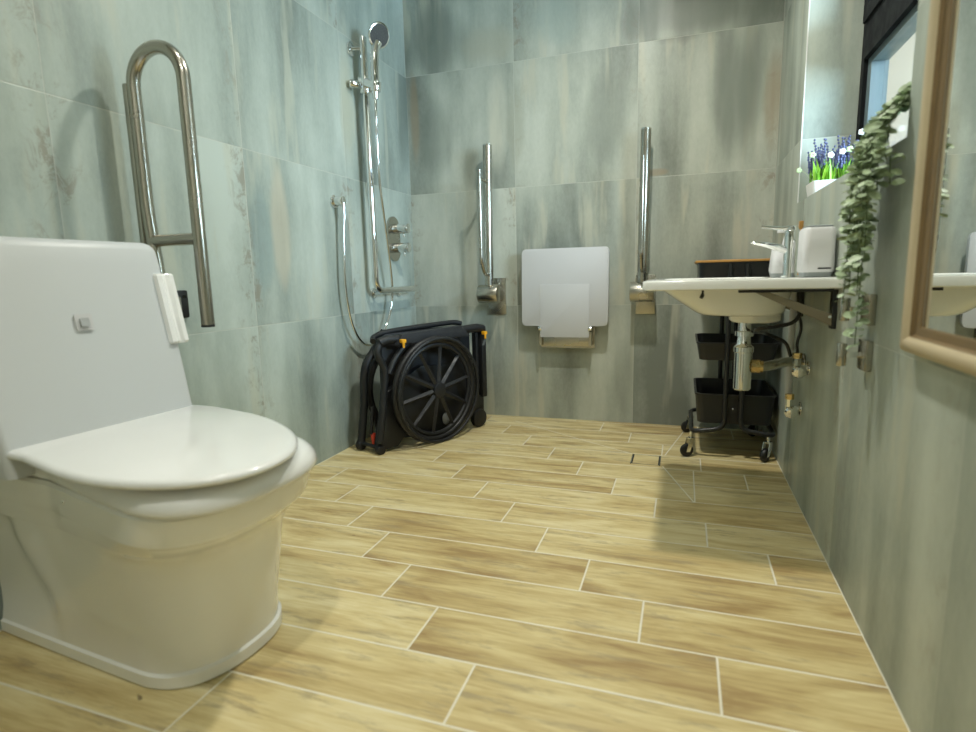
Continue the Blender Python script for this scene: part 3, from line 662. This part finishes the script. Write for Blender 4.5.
# ------------------------------------------------------------------ trolley
tx0, tx1, ty0, ty1 = 1.475, 1.782, -.485, -.10
tl = thing('utility_trolley', 'black three-tier trolley on castors in the corner under the basin', 'trolley', ((tx0 + tx1) / 2, (ty0 + ty1) / 2, 0))
def tub(z0, z1, x0, x1, name='tub'):
    t = .003; ins = .010
    m = MB(); R4 = lambda i, z: oval(x0 + i, x1 - i, ty0 + .012 + i, ty1 - i, .03, z, 5)
    m.rings([R4(ins, z0), R4(0, z1), R4(-.004, z1), R4(-.004, z1 + .005), R4(.004, z1 + .005), R4(.006, z1 - .004), R4(ins + t, z0 + t)])
    return m.build(name, 'dark_metal', tl, angle=30)
tub(.14, .258, tx0 + .004, tx1 - .006); tub(.40, .467, tx0 + .004, tx1 - .006); tub(.60, .782, tx0, tx1 - .01)
ldm = MB().box(tx0 - .012, tx1, ty0 + .002, ty1 + .008, .788, .797, .002).build('wooden_lid', 'wood', tl); ldm['label'] = 'thin orange wooden lid'
xm = (tx0 + tx1) / 2 - .008
for yy, sg in ((ty0, 1), (ty1 + .005, -1)):
    for s_, xe in ((-1, tx0 - .008), (1, tx1 - .006)):
        x0_ = xm + s_ * .03
        ym = (ty0 + ty1) / 2
        MB().tube(fillet([(x0_, yy, .78), (x0_, yy, .125), (xe, yy, .105), (xe, ym, .105)], .045, 8), .0095, 12).build('frame_tube', 'dark_metal', tl)
for xx in (xm,):
    MB().ball((xx, ty0 + .008, .205), .004).build('screw', 'chrome', tl)
for (cx_, cy_, rz) in ((1.466, -.485, .5), (1.756, -.475, .9), (1.47, -.11, .3), (1.752, -.10, .7)):
    c, s_ = math.cos(rz), math.sin(rz)
    f_ = MB().cyl((cx_, cy_, .105), (cx_, cy_, .075), .006, seg=10)
    ox, oy = cx_ - .018 * c, cy_ - .018 * s_
    for k in (-1, 1):
        nx, ny = -s_ * .012 * k, c * .012 * k
        f_.prism([(cx_ + nx + .01 * c, cy_ + ny + .01 * s_, .078), (cx_ + nx - .012 * c, cy_ + ny - .012 * s_, .078), (ox + nx - .008 * c, oy + ny - .008 * s_, .022), (ox + nx + .008 * c, oy + ny + .008 * s_, .022)], (-s_ * .0015 * k, c * .0015 * k, 0))
    f_.cyl((cx_, cy_, .074), (cx_, cy_, .080), .014, seg=14)
    f_ = f_.build('castor', 'chrome', tl)
    MB().cyl((ox + s_ * .009, oy - c * .009, .027), (ox - s_ * .009, oy + c * .009, .027), .027, bev=.005, seg=24).build('wheel', 'rubber', f_)

# ------------------------------------------------------------------ floor drain
dr = thing('floor_drain', 'tile-insert rectangular floor drain with steel rim near the trolley', 'drain', (1.293, -.583, 0))
m = MB(); x0, x1, y0, y1 = 1.236, 1.352, -.645, -.522; e = .004
m.box(x0, x1, y0, y0 + e, .0, .0015).box(x0, x1, y1 - e, y1, 0, .0015).box(x0, x0 + e, y0, y1, 0, .0015).box(x1 - e, x1, y0, y1, 0, .0015); m.build('rim', 'chrome', dr)
MB().box(x0 + e, x0 + 2.2 * e, y0 + e, y1 - e, 0, .0006).build('slot', 'black', dr); MB().box(x1 - 2.2 * e, x1 - e, y0 + e, y1 - e, 0, .0006).build('slot', 'black', dr)

# ------------------------------------------------------------------ wall hooks
for z, lab in ((.668, 'chrome cylinder wall hook, the upper one behind the trailing plant tip'), (.572, 'chrome cylinder wall hook, the lower one below the trailing plant')):
    hk = thing('wall_hook', lab, 'hook', (W, -1.515, z), group='chrome hooks on the right wall')
    MB().box(W - .014, W, -1.545, -1.490, z - .032, z + .032, .002).build('wall_plate', 'steel', hk)
    MB().box(W - .05, W - .012, -1.522, -1.512, z - .006, z + .006, .001).build('arm', 'chrome', hk)
    MB().cyl((W - .05, -1.517, z - .024), (W - .05, -1.517, z + .024), .0095, bev=.001).build('peg', 'steel', hk)

# ------------------------------------------------------------------ mirror
mi = thing('wall_mirror', 'large gilt-framed mirror on the right wall nearest the camera', 'mirror', (W, -2.1, .615))
MY0, MY1, MZ0, MZ1 = -2.62, -1.757, .612, 1.75
def frame_ring(prof, name, mat):
    # prof: (inset, height) pairs; closed mitred frame
    m = MB(); R = []
    for (i, h) in prof:
        R.append([m.b.verts.new((W - h, yy, zz)) for yy, zz in ((MY1 - i, MZ0 + i), (MY1 - i, MZ1 - i), (MY0 + i, MZ1 - i), (MY0 + i, MZ0 + i))])
    for a, b in zip(R, R[1:] + R[:1]):
        for k in range(4): m.face([a[k], a[(k + 1) % 4], b[(k + 1) % 4], b[k]])
    return m.build(name, mat, mi, angle=30)
frame_ring([(.0, .001), (.0, .014), (.004, .020), (.010, .024), (.016, .0245), (.022, .022), (.027, .017), (.0275, .001)], 'outer_frame', 'gold')
frame_ring([(.0275, .001), (.0275, .0165), (.031, .012), (.036, .0105), (.041, .009), (.045, .006), (.0455, .001)], 'inner_frame', 'gold_brown')
MB().box(W - .006, W - .001, MY0 + .045, MY1 - .045, MZ0 + .045, MZ1 - .045).build('mirror_glass', 'mirror', mi, smooth=False)

# ------------------------------------------------------------------ flower box on the sill
fbx = thing('flower_box', 'white box of artificial lavender and grass on the window sill', 'planter', (1.88, -.66, WZ0))
m = MB().rings([oval(1.815, 1.945, -.735, -.62, .006, WZ0), oval(1.808, 1.952, -.74, -.615, .006, WZ0 + .052), oval(1.812, 1.948, -.736, -.619, .006, WZ0 + .052), oval(1.815, 1.945, -.73, -.622, .006, WZ0 + .04)])
m.build('box', 'pot', fbx)
rnd = random.Random(3)
g_ = MB()
for i in range(230):
    x, y = rnd.uniform(1.812, 1.948), rnd.uniform(-.735, -.62); h = rnd.uniform(.045, .09); a = rnd.uniform(0, PI); dx, dy = math.cos(a) * .0042, math.sin(a) * .0042
    lx, ly = rnd.uniform(-.02, .02), rnd.uniform(-.02, .01); z = WZ0 + .04
    v = [g_.b.verts.new(p) for p in ((x - dx, y - dy, z), (x + dx, y + dy, z), (x + dx * .8 + lx * .4, y + dy * .8 + ly * .4, z + h * .6), (x + lx, y + ly, z + h), (x - dx * .8 + lx * .4, y - dy * .8 + ly * .4, z + h * .6))]
    g_.face(v)
g_.build('grass', 'grass', fbx)
stm = MB()
for i in range(46):
    x, y = rnd.uniform(1.81, 1.955), rnd.uniform(-.74, -.62); h = rnd.uniform(.10, .155); tx, ty = rnd.uniform(-.022, .022), rnd.uniform(-.02, .02)
    stm.tube([(x, y, WZ0 + .04), (x + tx, y + ty, WZ0 + .04 + h)], .0008, 4)
    lvn = MB()
    for k in range(9):
        q = .45 + .55 * k / 8; rr_ = .0055 * (1.25 - q * .6)
        lvn.ball((x + tx * q + rnd.uniform(-.002, .002), y + ty * q + rnd.uniform(-.002, .002), WZ0 + .04 + h * q), rr_, 1, 1, 1.1, 6, 4)
    lvn.build('lavender_spike', 'lavender', fbx)
stm.build('stems', 'stem', fbx)
def flower(m, c, r):
    for k in range(5):
        a = 2 * PI * k / 5; m.ball((c[0] + r * .7 * math.cos(a), c[1], c[2] + r * .7 * math.sin(a)), r * .6, 1, .35, 1, 8, 6)
for c in ((1.853, -.745, 1.112), (1.935, -.74, 1.175), (1.885, -.745, 1.12)):
    m = MB(); flower(m, c, .008); m.build('white_flower', 'petal', fbx)
for c in ((1.803, -.735, 1.118), (1.905, -.745, 1.125)):
    m = MB(); flower(m, c, .008); m.build('green_flower', 'pale_green', fbx)
m = MB(); flower(m, (1.772, -.70, 1.078), .007); m.tube([(1.82, -.70, 1.03), (1.79, -.70, 1.07), (1.772, -.70, 1.078)], .0008, 4); m.build('drooping_flower', 'pale_green', fbx)

# ------------------------------------------------------------------ trailing plant
hpn = thing('trailing_plant', 'grey-green artificial trailing plant hanging over the window sill edge', 'plant', (W, -1.5, WZ0))
rnd = random.Random(11)
MB().rings([oval(1.83, 1.92, -1.62, -1.53, .04, WZ0), oval(1.82, 1.93, -1.63, -1.52, .05, WZ0 + .05), oval(1.825, 1.925, -1.625, -1.525, .045, WZ0 + .05), oval(1.835, 1.915, -1.615, -1.535, .04, WZ0 + .04)]).build('pot', 'pot', hpn)
lf = MB()
ends = [(-1.575, .60), (-1.545, .68), (-1.605, .70), (-1.530, .76), (-1.625, .77), (-1.565, .80), (-1.645, .84), (-1.525, .86), (-1.595, .90), (-1.665, .90), (-1.545, .93), (-1.685, .94), (-1.625, .88), (-1.505, .92)]
def leaf(m, c, d, n, L, wd):
    d = d.normalized(); s_ = d.cross(n).normalized(); nn = s_.cross(d)
    pts = [(0, 0, 0), (.3, .42, .04), (.65, .5, .06), (.9, .3, .02), (1., 0, -.04), (.9, -.3, .02), (.65, -.5, .06), (.3, -.42, .04)]
    v = [m.b.verts.new(c + d * p[0] * L + s_ * p[1] * wd + nn * p[2] * L) for p in pts]
    mid = m.b.verts.new(c + d * .6 * L - nn * .03 * L)
    for i in range(8): m.face([mid, v[i], v[(i + 1) % 8]])
ends += [(-1.515, .74), (-1.50, .80), (-1.56, .72), (-1.53, .84)]
for (ye, ze) in ends:
    off = rnd.uniform(.012, .05)
    p0 = Vector((1.875, -1.575 + rnd.uniform(-.03, .03), WZ0 + .045)); p1 = Vector((1.84, -1.575 + (ye + 1.575) * .3, WZ0 + .085 + rnd.uniform(-.01, .03)))
    p2 = Vector((W - .012 - off * .4, -1.575 + (ye + 1.575) * .6 + rnd.uniform(-.02, .02), WZ0 + .035)); pts = [p0, p1, p2]
    nz = max(2, int((WZ0 - ze) / .07))
    for k in range(1, nz + 1):
        q = k / nz; pts.append(Vector((W - .012 - off, -1.575 + (ye + 1.575) * (.6 + .4 * min(1, q * 1.6)) + rnd.uniform(-.008, .008), WZ0 + (ze - WZ0) * q)))
    sp = smooth_path(pts, 10); MB().tube(sp, .0011, 5).build('vine', 'stem', hpn)
    acc = 0
    for a, b in zip(sp[8:-1], sp[9:]):
        acc += (b - a).length
        if acc > .0085:
            acc = 0
            for k in range(2):
                an = rnd.uniform(0, 2 * PI); dd = Vector((-abs(math.cos(an)) * .8 if b.x > W - .03 else math.cos(an), math.sin(an), rnd.uniform(-.7, .35)))
                nv = Vector((rnd.uniform(-.6, .1), rnd.uniform(-.8, .2), rnd.uniform(.3, 1)))
                L_ = rnd.uniform(.015, .028)
                cpt = Vector((min(b.x, W - .004) if b.z < WZ0 + .01 else b.x, b.y, b.z))
                leaf(lf, cpt, dd, nv, L_, L_ * .72)
lf.build('leaves', 'leaf', hpn)
